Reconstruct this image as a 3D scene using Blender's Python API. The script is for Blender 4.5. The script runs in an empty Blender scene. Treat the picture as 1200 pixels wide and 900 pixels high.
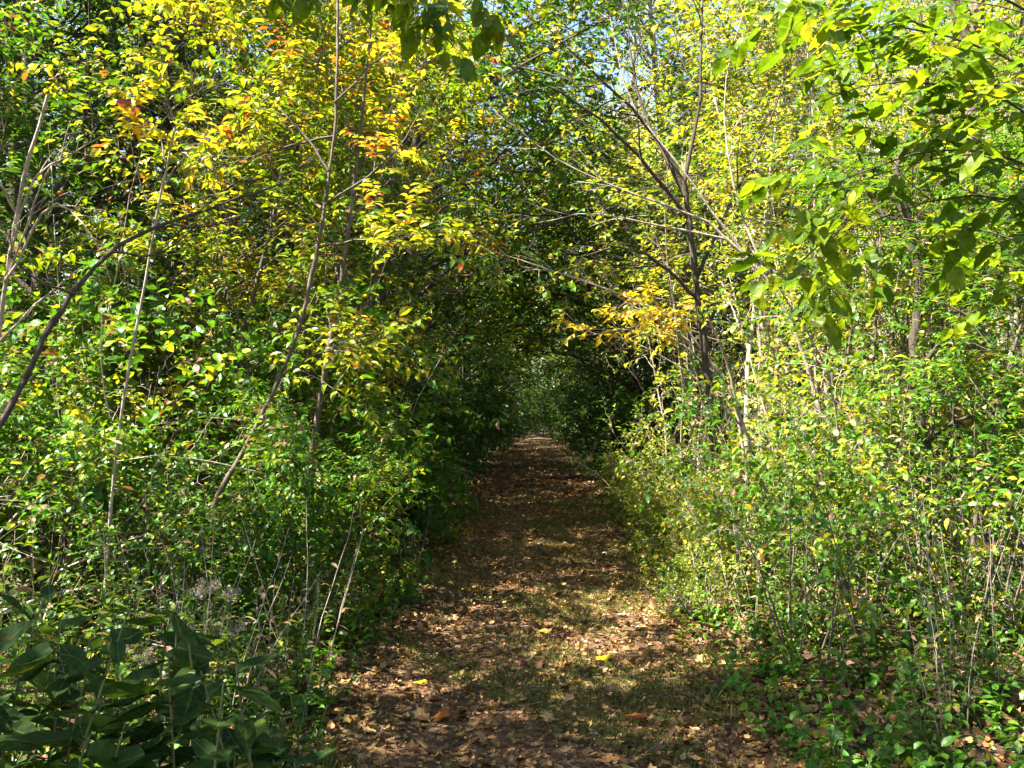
import bpy, math
import numpy as np

R = np.random.default_rng(11)
C = bpy.context.scene.collection
SC = bpy.context.scene
UP = np.array([0.0, 0.0, 1.0])
F = 1153.0            # focal length in photo pixels (1200 wide)
EYE = 1.6


def P(px, py, d):
    """a point of the place, read off the photograph, d metres down the trail"""
    return np.array([(px - 630) / F * d, d, EYE + (480 - py) / F * d])


def unit(a):
    return a / np.maximum(np.linalg.norm(a, axis=-1, keepdims=True), 1e-9)


# ------------------------------------------------------------------ terrain
def ground_z(x, y):
    x = np.asarray(x, float)
    y = np.asarray(y, float)
    bank = np.clip((np.abs(x) - 1.15) / 1.6, 0, 1)
    bank = bank * bank * (3 - 2 * bank)
    z = 0.16 * bank
    z = z + 0.05 * bank * (np.sin(x * 1.7 + 0.4) * np.cos(y * 1.3) + 0.6 * np.sin(x * 0.6 - y * 0.8))
    z = z + 0.012 * np.sin(x * 4.1 + y * 0.7) * np.cos(y * 3.3 + 0.5)
    z = z - 0.03 * np.exp(-((np.abs(x) - 0.55) / 0.3) ** 2)
    return z


# ------------------------------------------------------------------ materials
def new_mat(name):
    m = bpy.data.materials.new(name)
    m.use_nodes = True
    nt = m.node_tree
    nt.nodes.clear()
    return m, nt, nt.nodes, nt.links


def ramp_node(n, stops):
    r = n.new('ShaderNodeValToRGB')
    el = r.color_ramp.elements
    while len(el) > 1:
        el.remove(el[-1])
    el[0].position = stops[0][0]
    el[0].color = (*stops[0][1], 1)
    for p, c in stops[1:]:
        e = el.new(p)
        e.color = (*c, 1)
    return r


def math_node(n, l, op, a, b):
    m = n.new('ShaderNodeMath')
    m.operation = op
    for i, v in enumerate((a, b)):
        if isinstance(v, (int, float)):
            m.inputs[i].default_value = v
        else:
            l.new(v, m.inputs[i])
    return m.outputs[0]


def leaf_mat(name, stops, trans=0.47, clump=1.0, w_rand=0.55, w_clump=0.75, w_obj=0.3, rough=0.42, spec=0.34, warm=(1.3, 1.15, 0.45), vein=False):
    m, nt, n, l = new_mat(name)
    geo = n.new('ShaderNodeNewGeometry')
    oi = n.new('ShaderNodeObjectInfo')
    tc = n.new('ShaderNodeTexCoord')
    nz = n.new('ShaderNodeTexNoise')
    nz.noise_dimensions = '4D'
    nz.inputs['Scale'].default_value = clump
    nz.inputs['Detail'].default_value = 1.5
    l.new(tc.outputs['Object'], nz.inputs['Vector'])
    l.new(math_node(n, l, 'MULTIPLY', oi.outputs['Random'], 20.0), nz.inputs['W'])
    a = math_node(n, l, 'MULTIPLY', geo.outputs['Random Per Island'], w_rand)
    b = math_node(n, l, 'MULTIPLY', math_node(n, l, 'SUBTRACT', nz.outputs['Fac'], 0.5), w_clump * 2)
    c = math_node(n, l, 'MULTIPLY', math_node(n, l, 'SUBTRACT', oi.outputs['Random'], 0.5), w_obj)
    s = math_node(n, l, 'ADD', math_node(n, l, 'ADD', a, b), math_node(n, l, 'ADD', c, 0.5 - w_rand / 2))
    r = ramp_node(n, stops)
    l.new(s, r.inputs['Fac'])
    # fine mottling of the leaf blade
    nz2 = n.new('ShaderNodeTexNoise')
    nz2.inputs['Scale'].default_value = 38
    nz2.inputs['Detail'].default_value = 2
    l.new(tc.outputs['Object'], nz2.inputs['Vector'])
    mr = n.new('ShaderNodeMapRange')
    mr.inputs['From Min'].default_value = 0.3
    mr.inputs['From Max'].default_value = 0.7
    mr.inputs['To Min'].default_value = 0.72
    mr.inputs['To Max'].default_value = 1.2
    l.new(nz2.outputs['Fac'], mr.inputs['Value'])
    mx = n.new('ShaderNodeVectorMath')
    mx.operation = 'SCALE'
    l.new(r.outputs['Color'], mx.inputs[0])
    l.new(mr.outputs['Result'], mx.inputs['Scale'])
    col = mx.outputs[0]
    if vein:
        # midrib and side veins of the blade, from the leaf's own coordinates
        uv = n.new('ShaderNodeUVMap')
        sx = n.new('ShaderNodeSeparateXYZ')
        l.new(uv.outputs[0], sx.inputs[0])
        ay = math_node(n, l, 'ABSOLUTE', math_node(n, l, 'SUBTRACT', sx.outputs[1], 0.5), 0)
        rib = math_node(n, l, 'LESS_THAN', ay, 0.014)
        fr = math_node(n, l, 'FRACT', math_node(n, l, 'MULTIPLY', math_node(n, l, 'SUBTRACT', sx.outputs[0], math_node(n, l, 'MULTIPLY', ay, 0.8)), 8.0), 0)
        sv = math_node(n, l, 'MULTIPLY', math_node(n, l, 'LESS_THAN', fr, 0.12), 0.45)
        fac = math_node(n, l, 'MULTIPLY', math_node(n, l, 'MAXIMUM', rib, sv), 0.35)
        vm = n.new('ShaderNodeMix')
        vm.data_type = 'RGBA'
        l.new(fac, vm.inputs[0])
        l.new(col, vm.inputs[6])
        vm.inputs[7].default_value = (0.18, 0.24, 0.05, 1)
        # brown spots and edges
        n3 = n.new('ShaderNodeTexNoise')
        n3.inputs['Scale'].default_value = 55
        n3.inputs['Detail'].default_value = 1
        l.new(tc.outputs['Object'], n3.inputs['Vector'])
        vb = n.new('ShaderNodeMix')
        vb.data_type = 'RGBA'
        l.new(math_node(n, l, 'MULTIPLY', math_node(n, l, 'GREATER_THAN', n3.outputs['Fac'], 0.70), 0.7), vb.inputs[0])
        l.new(vm.outputs[2], vb.inputs[6])
        vb.inputs[7].default_value = (0.14, 0.08, 0.02, 1)
        col = vb.outputs[2]
    p = n.new('ShaderNodeBsdfPrincipled')
    p.inputs['Roughness'].default_value = rough
    p.inputs['Specular IOR Level'].default_value = spec
    l.new(col, p.inputs['Base Color'])
    t = n.new('ShaderNodeBsdfTranslucent')
    wm = n.new('ShaderNodeVectorMath')
    wm.operation = 'MULTIPLY'
    wm.inputs[1].default_value = warm
    l.new(col, wm.inputs[0])
    l.new(wm.outputs[0], t.inputs['Color'])
    mix = n.new('ShaderNodeMixShader')
    mix.inputs[0].default_value = trans
    l.new(p.outputs[0], mix.inputs[1])
    l.new(t.outputs[0], mix.inputs[2])
    o = n.new('ShaderNodeOutputMaterial')
    l.new(mix.outputs[0], o.inputs['Surface'])
    return m


def bark_mat(name, c0, c1, scale=14, moss=None):
    m, nt, n, l = new_mat(name)
    tc = n.new('ShaderNodeTexCoord')
    mp = n.new('ShaderNodeMapping')
    mp.inputs['Scale'].default_value = (1, 1, 0.22)
    l.new(tc.outputs['Object'], mp.inputs['Vector'])
    nz = n.new('ShaderNodeTexNoise')
    nz.inputs['Scale'].default_value = scale * 2.6
    nz.inputs['Detail'].default_value = 5
    nz.inputs['Roughness'].default_value = 0.65
    l.new(mp.outputs[0], nz.inputs['Vector'])
    r = ramp_node(n, [(0.3, c0), (0.7, c1)])
    l.new(nz.outputs['Fac'], r.inputs['Fac'])
    n2 = n.new('ShaderNodeTexNoise')
    n2.inputs['Scale'].default_value = 9
    n2.inputs['Detail'].default_value = 4
    l.new(tc.outputs['Object'], n2.inputs['Vector'])
    mr = n.new('ShaderNodeMapRange')
    mr.inputs['From Min'].default_value = 0.55
    mr.inputs['From Max'].default_value = 0.64
    mr.inputs['To Max'].default_value = 0.6
    l.new(n2.outputs['Fac'], mr.inputs['Value'])
    lm = n.new('ShaderNodeMix')
    lm.data_type = 'RGBA'
    l.new(mr.outputs['Result'], lm.inputs[0])
    l.new(r.outputs['Color'], lm.inputs[6])
    lm.inputs[7].default_value = (c1[0] * 1.25, c1[1] * 1.4, c1[2] * 1.25, 1)
    p = n.new('ShaderNodeBsdfPrincipled')
    p.inputs['Roughness'].default_value = 0.85
    p.inputs['Specular IOR Level'].default_value = 0.2
    l.new(lm.outputs[2], p.inputs['Base Color'])
    bp = n.new('ShaderNodeBump')
    bp.inputs['Strength'].default_value = 0.7
    bp.inputs['Distance'].default_value = 0.02
    l.new(nz.outputs['Fac'], bp.inputs['Height'])
    l.new(bp.outputs[0], p.inputs['Normal'])
    o = n.new('ShaderNodeOutputMaterial')
    l.new(p.outputs[0], o.inputs['Surface'])
    return m


def soil_mat(name, stops, green, gmin):
    m, nt, n, l = new_mat(name)
    tc = n.new('ShaderNodeTexCoord')
    nz = n.new('ShaderNodeTexNoise')
    nz.inputs['Scale'].default_value = 22
    nz.inputs['Detail'].default_value = 6
    nz.inputs['Roughness'].default_value = 0.7
    l.new(tc.outputs['Object'], nz.inputs['Vector'])
    r = ramp_node(n, stops)
    l.new(nz.outputs['Fac'], r.inputs['Fac'])
    n2 = n.new('ShaderNodeTexNoise')
    n2.inputs['Scale'].default_value = 1.6
    n2.inputs['Detail'].default_value = 5
    n2.inputs['Roughness'].default_value = 0.65
    l.new(tc.outputs['Object'], n2.inputs['Vector'])
    mr = n.new('ShaderNodeMapRange')
    mr.inputs['From Min'].default_value = gmin
    mr.inputs['From Max'].default_value = gmin + 0.16
    l.new(n2.outputs['Fac'], mr.inputs['Value'])
    mx = n.new('ShaderNodeMix')
    mx.data_type = 'RGBA'
    l.new(mr.outputs['Result'], mx.inputs[0])
    l.new(r.outputs['Color'], mx.inputs[6])
    mx.inputs[7].default_value = (*green, 1)
    p = n.new('ShaderNodeBsdfPrincipled')
    p.inputs['Roughness'].default_value = 0.95
    p.inputs['Specular IOR Level'].default_value = 0.15
    l.new(mx.outputs[2], p.inputs['Base Color'])
    bp = n.new('ShaderNodeBump')
    bp.inputs['Strength'].default_value = 0.8
    bp.inputs['Distance'].default_value = 0.02
    l.new(nz.outputs['Fac'], bp.inputs['Height'])
    l.new(bp.outputs[0], p.inputs['Normal'])
    o = n.new('ShaderNodeOutputMaterial')
    l.new(p.outputs[0], o.inputs['Surface'])
    return m


G0, G1, G2, G3 = (0.024, 0.072, 0.006), (0.046, 0.135, 0.008), (0.082, 0.20, 0.012), (0.18, 0.26, 0.016)
M = {
    'green': leaf_mat('green_leaf', [(0.0, G0), (0.35, G1), (0.65, G2), (0.88, G3), (1.0, (0.36, 0.31, 0.02))]),
    'deep': leaf_mat('shade_tinted_leaf', [(0.0, (0.018, 0.045, 0.005)), (0.5, (0.032, 0.08, 0.008)), (1.0, (0.07, 0.13, 0.014))]),  # green darkened so the leaf colour itself carries the woods' shade
    'blade': leaf_mat('broad_dark_leaf', [(0.0, (0.013, 0.034, 0.006)), (0.5, (0.024, 0.06, 0.010)), (1.0, (0.05, 0.095, 0.015))], vein=True, rough=0.65, spec=0.15),
    'lime': leaf_mat('yellow_green_leaf', [(0.0, (0.055, 0.12, 0.006)), (0.35, (0.15, 0.22, 0.012)), (0.7, (0.31, 0.34, 0.022)), (1.0, (0.45, 0.37, 0.03))]),
    'autumn': leaf_mat('autumn_leaf', [(0.0, (0.045, 0.105, 0.006)), (0.45, (0.11, 0.18, 0.008)), (0.64, (0.28, 0.29, 0.014)), (0.88, (0.46, 0.38, 0.03)), (0.96, (0.42, 0.20, 0.025)), (1.0, (0.30, 0.09, 0.02))], w_clump=1.0, w_rand=0.35, w_obj=0.25),
    'gold': leaf_mat('golden_leaf', [(0.0, (0.34, 0.34, 0.015)), (0.5, (0.62, 0.50, 0.02)), (0.85, (0.64, 0.40, 0.02)), (1.0, (0.5, 0.2, 0.02))], w_obj=0.0),
    'orange': leaf_mat('orange_leaf', [(0.0, (0.30, 0.16, 0.02)), (0.5, (0.38, 0.11, 0.02)), (1.0, (0.20, 0.06, 0.02))], w_obj=0.0),
    'maple': leaf_mat('broad_green_leaf', [(0.0, (0.045, 0.11, 0.004)), (0.5, (0.09, 0.175, 0.006)), (1.0, (0.20, 0.27, 0.010))], trans=0.62, rough=0.4, w_obj=0.0, vein=True),
    'weed': leaf_mat('lance_green_leaf', [(0.0, (0.035, 0.075, 0.010)), (0.45, (0.06, 0.12, 0.014)), (0.8, (0.12, 0.17, 0.022)), (0.95, (0.28, 0.22, 0.04)), (1.0, (0.22, 0.12, 0.05))]),
    'litter': leaf_mat('fallen_leaf_brown', [(0.0, (0.05, 0.022, 0.010)), (0.35, (0.12, 0.055, 0.016)), (0.6, (0.25, 0.125, 0.034)), (0.84, (0.40, 0.23, 0.08)), (0.93, (0.45, 0.27, 0.06)), (1.0, (0.50, 0.38, 0.25))], trans=0.15, w_rand=0.9, w_clump=0.25, rough=0.6),
    'dry': leaf_mat('dry_tan_leaf', [(0.0, (0.13, 0.07, 0.035)), (0.5, (0.25, 0.15, 0.07)), (1.0, (0.36, 0.25, 0.13))], trans=0.25, rough=0.6),
    'grass': leaf_mat('grass_blade', [(0.0, (0.045, 0.08, 0.008)), (0.45, (0.09, 0.14, 0.014)), (0.8, (0.18, 0.18, 0.03)), (1.0, (0.30, 0.23, 0.07))], trans=0.3),
    'fluff': leaf_mat('seed_fluff', [(0.0, (0.15, 0.13, 0.10)), (1.0, (0.32, 0.29, 0.24))], trans=0.3, rough=0.8),
    'bark': bark_mat('grey_brown_bark', (0.05, 0.036, 0.024), (0.16, 0.125, 0.09)),
    'darkbark': bark_mat('dark_and_shaded_bark', (0.03, 0.022, 0.015), (0.085, 0.065, 0.045), 20),  # dark bark; on the forked tree it carries the trunk's shade
    'palebark': bark_mat('pale_bark', (0.17, 0.13, 0.10), (0.42, 0.35, 0.28), 9),
    'twig': bark_mat('dead_twig_bark', (0.20, 0.15, 0.11), (0.42, 0.34, 0.27), 30),
    'stem': bark_mat('green_stem', (0.08, 0.10, 0.03), (0.17, 0.15, 0.06), 30),
    'ground': soil_mat('woodland_soil', [(0.3, (0.022, 0.014, 0.008)), (0.55, (0.07, 0.042, 0.022)), (0.75, (0.15, 0.09, 0.05))], (0.035, 0.05, 0.012), 0.54),
    'path': soil_mat('trail_soil', [(0.3, (0.035, 0.020, 0.010)), (0.55, (0.11, 0.062, 0.030)), (0.75, (0.21, 0.125, 0.065))], (0.06, 0.075, 0.016), 0.55),
    'stone': bark_mat('pale_stone', (0.35, 0.30, 0.26), (0.62, 0.56, 0.5), 12),
}

# ------------------------------------------------------------------ mesh building
def mesh_raw(name, V, faces_list, mats, smooth=False, uv=None):
    """faces_list: arrays (n,3) or (n,4) with a material index each"""
    me = bpy.data.meshes.new(name)
    loops, starts, tot, mi = [], [], [], []
    off = 0
    for Fa, k in faces_list:
        if len(Fa) == 0:
            continue
        w = Fa.shape[1]
        loops.append(Fa.ravel())
        starts.append(off + np.arange(len(Fa)) * w)
        tot.append(np.full(len(Fa), w))
        mi.append(np.full(len(Fa), k))
        off += Fa.size
    loops = np.concatenate(loops).astype(np.int32)
    starts = np.concatenate(starts).astype(np.int32)
    mi = np.concatenate(mi).astype(np.int32)
    me.vertices.add(len(V))
    me.vertices.foreach_set('co', np.ascontiguousarray(V, np.float32).ravel())
    me.loops.add(len(loops))
    me.loops.foreach_set('vertex_index', loops)
    if uv is not None:
        lay = me.uv_layers.new(name='leaf')
        lay.data.foreach_set('uv', np.ascontiguousarray(uv[loops], np.float32).ravel())
    me.polygons.add(len(starts))
    me.polygons.foreach_set('loop_start', starts)
    me.polygons.foreach_set('material_index', mi)
    me.polygons.foreach_set('use_smooth', np.full(len(starts), smooth))
    for m in mats:
        me.materials.append(m)
    me.update(calc_edges=True)
    return me


# leaf templates: (verts along x, across y, normal z), triangles
def T_ovate(w=0.55, fold=0.10, droop=0.16):
    h = w / 2
    V = [(0, 0, 0), (0.42, 0, 0.03), (0.74, 0, 0), (1, 0, -droop), (0.16, h * 0.62, fold * .6), (0.42, h, fold), (0.74, h * 0.68, fold * .6 - .03),
         (0.16, -h * 0.62, fold * .6), (0.42, -h, fold), (0.74, -h * 0.68, fold * .6 - .03)]
    Fs = [(0, 1, 4), (4, 1, 5), (1, 2, 6), (1, 6, 5), (2, 3, 6), (0, 7, 1), (7, 8, 1), (1, 9, 2), (1, 8, 9), (2, 9, 3)]
    return np.array(V, float), np.array(Fs)


def T_far(w=0.6, fold=0.1):
    h = w / 2
    V = [(0, 0, 0), (1, 0, -0.08), (0.45, h, fold), (0.45, -h, fold)]
    return np.array(V, float), np.array([(0, 1, 2), (0, 3, 1)])


def T_lobed():
    ang = np.radians([0, 16, 30, 52, 70, 88, 112, 140, 168])
    rad = np.array([0.62, 0.40, 0.34, 0.56, 0.36, 0.32, 0.42, 0.22, 0.16])
    pts = [(0.42 + r * math.cos(a), r * math.sin(a)) for a, r in zip(ang, rad)]
    pts += [(x, -y) for x, y in pts[:0:-1]]
    V = [(0.42, 0, 0.04)] + [(x, y, 0.10 * abs(y) - 0.16 * max(0, x - 0.5)) for x, y in pts]
    k = len(pts)
    Fs = [(0, 1 + i, 1 + (i + 1) % k) for i in range(k)]
    return np.array(V, float), np.array(Fs)


def T_curl():
    V, Fs = T_ovate(0.62, 0.16, -0.2)
    V = V.copy()
    V[:, 2] += 0.5 * (V[:, 0] - 0.5) ** 2
    return V, Fs


def T_maple():
    ang = np.radians([0, 14, 24, 46, 62, 74, 104, 128, 165])
    rad = np.array([0.60, 0.46, 0.42, 0.56, 0.46, 0.38, 0.42, 0.30, 0.30])
    pts = [(0.42 + r * math.cos(a), r * math.sin(a)) for a, r in zip(ang, rad)]
    pts += [(x, -y) for x, y in pts[:0:-1]]
    V = [(0.42, 0, 0.02)] + [(x, y, 0.13 * abs(y) - 0.2 * max(0, x - 0.5)) for x, y in pts]
    k = len(pts)
    return np.array(V, float), np.array([(0, 1 + i, 1 + (i + 1) % k) for i in range(k)])


def T_blade(w=0.56, tooth=0.0):
    xs = np.array([0, .08, .18, .3, .42, .54, .66, .77, .87, .95, 1.0])
    prof = np.array([.06, .42, .74, .95, 1.0, .95, .8, .6, .38, .16, 0.0])
    V, Fs = [], []
    for i, (x, q) in enumerate(zip(xs, prof)):
        h = w / 2 * q * (1 + tooth * (1 if i % 2 else -1))
        z = 0.05 * math.sin(x * 9) - 0.30 * x * x
        V += [(x, 0, z - 0.02), (x, h, z + 0.18 * h + 0.025 * math.sin(x * 14)), (x, -h, z + 0.18 * h + 0.025 * math.sin(x * 12 + 1))]
    for i in range(len(xs) - 1):
        a, b = 3 * i, 3 * i + 3
        Fs += [(a, b, b + 1), (a, b + 1, a + 1), (a, a + 2, b + 2), (a, b + 2, b)]
    return np.array(V, float), np.array(Fs)


MAP, BLD, BLW = T_maple(), T_blade(0.55, 0.06), T_blade(0.48)
OV, FAR, LAN, NAR, LOB, CURL = T_ovate(), T_far(), T_ovate(0.30, 0.06, 0.22), T_ovate(0.17, 0.03, 0.3), T_lobed(), T_curl()


def mixed(p, d, nr, s, tm, alts):
    """most leaves in material 0, a few stray ones in the others"""
    u = R.uniform(size=len(p))
    out, lo = [], 0.0
    for i, (mt, fr) in enumerate(alts):
        k = (u >= lo) & (u < lo + fr)
        out.append((p[k], d[k], nr[k], s[k], tm, i + 1))
        lo += fr
    k = u >= lo
    return [(p[k], d[k], nr[k], s[k], tm, 0)] + out, [M[mt] for mt, fr in alts]


STRAY = {'green': [('dry', 0.05), ('autumn', 0.06), ('lime', 0.12)], 'deep': [('dry', 0.03), ('green', 0.12)], 'lime': [('dry', 0.05), ('green', 0.15), ('gold', 0.03)],
         'autumn': [('orange', 0.02), ('green', 0.06), ('lime', 0.10), ('dry', 0.03)], 'weed': [('dry', 0.08), ('lime', 0.06)], 'blade': [('weed', 0.08)], 'maple': [('lime', 0.10)], 'gold': [('orange', 0.10), ('lime', 0.1)], 'dry': []}


def leaf_arrays(pos, d, nrm, size, tmpl):
    V, Fs = tmpl
    a = unit(d)
    n = unit(nrm - (nrm * a).sum(-1, keepdims=True) * a)
    b = np.cross(n, a)
    s = size[:, None, None]
    W = R.uniform(0.82, 1.15, len(pos))[:, None, None]
    Z = R.uniform(0.3, 1.7, len(pos))[:, None, None]
    vv = pos[:, None, :] + s * (V[None, :, 0:1] * a[:, None, :] + W * V[None, :, 1:2] * b[:, None, :] + Z * V[None, :, 2:3] * n[:, None, :])
    ff = (Fs[None] + (np.arange(len(pos)) * len(V))[:, None, None]).reshape(-1, 3)
    return vv.reshape(-1, 3), ff


def leaves_mesh(name, sets, mats):
    """sets: list of (pos, dir, normal, size, template, material index)"""
    Vs, Fl, U, off = [], [], [], 0
    for pos, d, nrm, size, tm, k in sets:
        if len(pos) == 0:
            continue
        v, f = leaf_arrays(pos, d, nrm, size, tm)
        Vs.append(v)
        Fl.append((f + off, k))
        U.append(np.tile(tm[0][:, :2] + [0, 0.5], (len(pos), 1)))
        off += len(v)
    return mesh_raw(name, np.concatenate(Vs), Fl, mats, False, np.concatenate(U))


def tubes_mesh(name, groups, mats):
    """groups: list of (pts (m,n,3), radii (m,n), sides, material index)"""
    Vs, Fl, off = [], [], 0
    for pts, rad, k, mi in groups:
        m, n, _ = pts.shape
        if m == 0:
            continue
        t = np.gradient(pts, axis=1)
        t = unit(t)
        ref = np.where(np.abs(t.mean(1, keepdims=True)[:, :, 2:3]) > 0.75, np.array([1.0, 0.13, 0.0]), UP)
        a = unit(np.cross(t, ref))
        b = np.cross(t, a)
        th = np.arange(k) * 2 * math.pi / k
        ring = (np.cos(th)[None, None, :, None] * a[:, :, None, :] + np.sin(th)[None, None, :, None] * b[:, :, None, :])
        v = pts[:, :, None, :] + rad[:, :, None, None] * ring
        Vs.append(v.reshape(-1, 3))
        base = (np.arange(m) * n * k)[:, None, None]
        i = (np.arange(n - 1) * k)[None, :, None]
        j = np.arange(k)[None, None, :]
        j2 = (j + 1) % k
        q = np.stack([base + i + j, base + i + j2, base + i + k + j2, base + i + k + j], -1).reshape(-1, 4)
        Fl.append((q + off, mi))
        off += m * n * k
    return mesh_raw(name, np.concatenate(Vs), Fl, mats, True)


# ------------------------------------------------------------------ growth
def walk(p, d, L, n, wob, grav=0.0):
    """p,d (m,3); L (m,) -> pts (m,n,3)"""
    m = len(p)
    pts = np.empty((m, n, 3))
    pts[:, 0] = p
    d = unit(d)
    for j in range(1, n):
        d = unit(d + wob * R.normal(size=(m, 3)) + np.array([0, 0, grav]))
        pts[:, j] = pts[:, j - 1] + d * (L / (n - 1))[:, None]
    return pts


def at_t(pts, t):
    m, n, _ = pts.shape
    f = np.clip(t, 0, 0.9999) * (n - 1)
    i = f.astype(int)
    w = (f - i)[:, None]
    r = np.arange(m)
    a, b = pts[r, i], pts[r, i + 1]
    return a * (1 - w) + b * w, unit(b - a)


def sprout(par, prad, k, t0, t1, length, ang=(40, 70), bias=(0, 0, 0.15), wob=0.12, n=4, rk=0.6, grav=0.0, taper=0.3, shape=None, rmax=9.0, rmin=0.0012):
    m = len(par)
    idx = np.repeat(np.arange(m), k)
    t = t0 + (t1 - t0) * (np.tile((np.arange(k) + 0.5) / k, m) + R.uniform(-0.5, 0.5, m * k) / k)
    p, tan = at_t(par[idx], t)
    rnd = R.normal(size=(m * k, 3))
    perp = unit(np.cross(tan, rnd))
    a = np.radians(R.uniform(ang[0], ang[1], m * k))[:, None]
    d = np.cos(a) * tan + np.sin(a) * perp + np.array(bias)
    L = np.asarray(length if np.ndim(length) else [length] * (m * k), float)
    if np.ndim(length) == 1 and len(length) == m:
        L = np.repeat(length, k)
    if shape is not None:
        L = L * shape(t)
    L = L * R.uniform(0.6, 1.2, m * k)
    pts = walk(p, d, L, n, wob, grav)
    pr = prad[idx]
    r0 = np.minimum(np.clip(pr[np.arange(m * k), np.minimum((t * (pr.shape[1] - 1)).astype(int), pr.shape[1] - 1)] * rk, rmin, None), rmax)
    rad = r0[:, None] * np.linspace(1, taper, n)[None]
    return pts, np.maximum(rad, rmin * 0.7), t


def leaves_on(tw, k, size, t0=0.15, t1=1.0, flat=0.7, droop=0.25, jit=0.45, out=0.9, outward=None):
    m = len(tw)
    idx = np.repeat(np.arange(m), k)
    q = np.tile(np.arange(k), m)
    t = t0 + (t1 - t0) * (q + 0.6 + R.uniform(-0.3, 0.3, m * k)) / k
    p, tan = at_t(tw[idx], t)
    side = np.where(q % 2 == 0, 1.0, -1.0)[:, None]
    hz = unit(np.cross(tan, UP) + 1e-4) * side
    rd = unit(np.cross(tan, R.normal(size=(m * k, 3))))
    perp = unit(flat * hz + (1 - flat) * rd)
    d = tan * R.uniform(0.2, 0.8, (m * k, 1)) + out * perp + np.array([0, 0, -1.0]) * R.uniform(0, 2 * droop, (m * k, 1))
    nrm = UP + jit * R.normal(size=(m * k, 3))
    if outward is not None:
        nrm = nrm + outward * unit(p - p.mean(0))
    s = size * R.uniform(0.55, 1.15, m * k)
    return p, d, nrm, s


def line(*pts):
    return np.array(pts, float)[None]


def smooth_line(pts, n=14, wob=0.0):
    pts = np.array(pts, float)
    s = np.concatenate([[0], np.cumsum(np.linalg.norm(np.diff(pts, axis=0), axis=1))])
    # Catmull-Rom through the points
    tt = np.linspace(0, s[-1], n)
    tang = np.gradient(pts, s, axis=0)
    o = []
    for t in tt:
        i = min(np.searchsorted(s, t, 'right') - 1, len(s) - 2)
        h = s[i + 1] - s[i]
        u = (t - s[i]) / h
        h00, h10, h01, h11 = 2 * u ** 3 - 3 * u ** 2 + 1, u ** 3 - 2 * u ** 2 + u, -2 * u ** 3 + 3 * u ** 2, u ** 3 - u ** 2
        o.append(h00 * pts[i] + h10 * h * tang[i] + h01 * pts[i + 1] + h11 * h * tang[i + 1])
    o = np.array(o)
    if wob:
        o[1:-1] += R.normal(size=(n - 2, 3)) * wob
    return o[None]


def taper(r0, r1, n, flare=0.0):
    t = np.linspace(0, 1, n)
    return (r0 + (r1 - r0) * t + flare * r0 * np.exp(-t * 14))[None]


# ------------------------------------------------------------------ plant kinds -> list of (part name, mesh)
def tree_kind(H, r0, lean=(0, 0), t0=0.3, nl=14, ll=2.6, ns=6, nt=5, nlf=7, leaf=0.09, tm=FAR, lm='green', bm='bark', up=0.35, bias=(0, 0), wob=0.05,
              dens=1.0, mix=None, twl=0.45, droop=0.3, keep=1.0, flat=0.7, jt=0.45):
    n = 12
    pts = walk(np.array([[0, 0, -0.15]]), np.array([[lean[0], lean[1], 1.0]]), np.array([H + 0.15]), n, wob, 0.05)
    rad = taper(r0, r0 * 0.16, n, 0.45)
    shp = lambda t: 0.35 + 0.75 * np.sin(np.clip((t - t0) / (1 - t0) * 0.85 + 0.18, 0, 1) * math.pi)
    l1, r1, _ = sprout(pts, rad, nl, t0, 0.98, ll, (45, 75), (bias[0], bias[1], up), 0.11, 7, 0.42, 0.02, 0.22, shp, 0.06)
    l2, r2, _ = sprout(l1, r1, ns, 0.2, 0.98, ll * 0.42, (30, 65), (0, 0, 0.12), 0.14, 5, 0.6, -0.01, 0.3, None, 0.02)
    l3, r3, _ = sprout(l2, r2, nt, 0.15, 1.0, twl, (25, 65), (0, 0, 0.05), 0.16, 3, 0.6, -0.03, 0.4, None, 0.006)
    wood = tubes_mesh('wood', [(pts, rad, 9, 0), (l1, r1, 5, 0), (l2, r2, 4, 0), (l3, r3, 3, 0)], [M[bm]])
    if keep < 1:
        # whole boughs dropped so the crown has holes
        ok = (np.arange(len(l3)) // (nt * ns) * 7919 % 100) < keep * 100
        l3 = l3[ok]
    p, d, nr, s = leaves_on(l3, nlf, leaf, droop=droop, flat=flat, jit=jt, out=1.3 if flat > 0.9 else 0.9)
    sets, xm = mixed(p, d, nr, s, tm, STRAY[lm])
    mats = [M[lm]] + xm
    return [('trunk', wood), ('crown', leaves_mesh('crown', sets, mats))]


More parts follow.
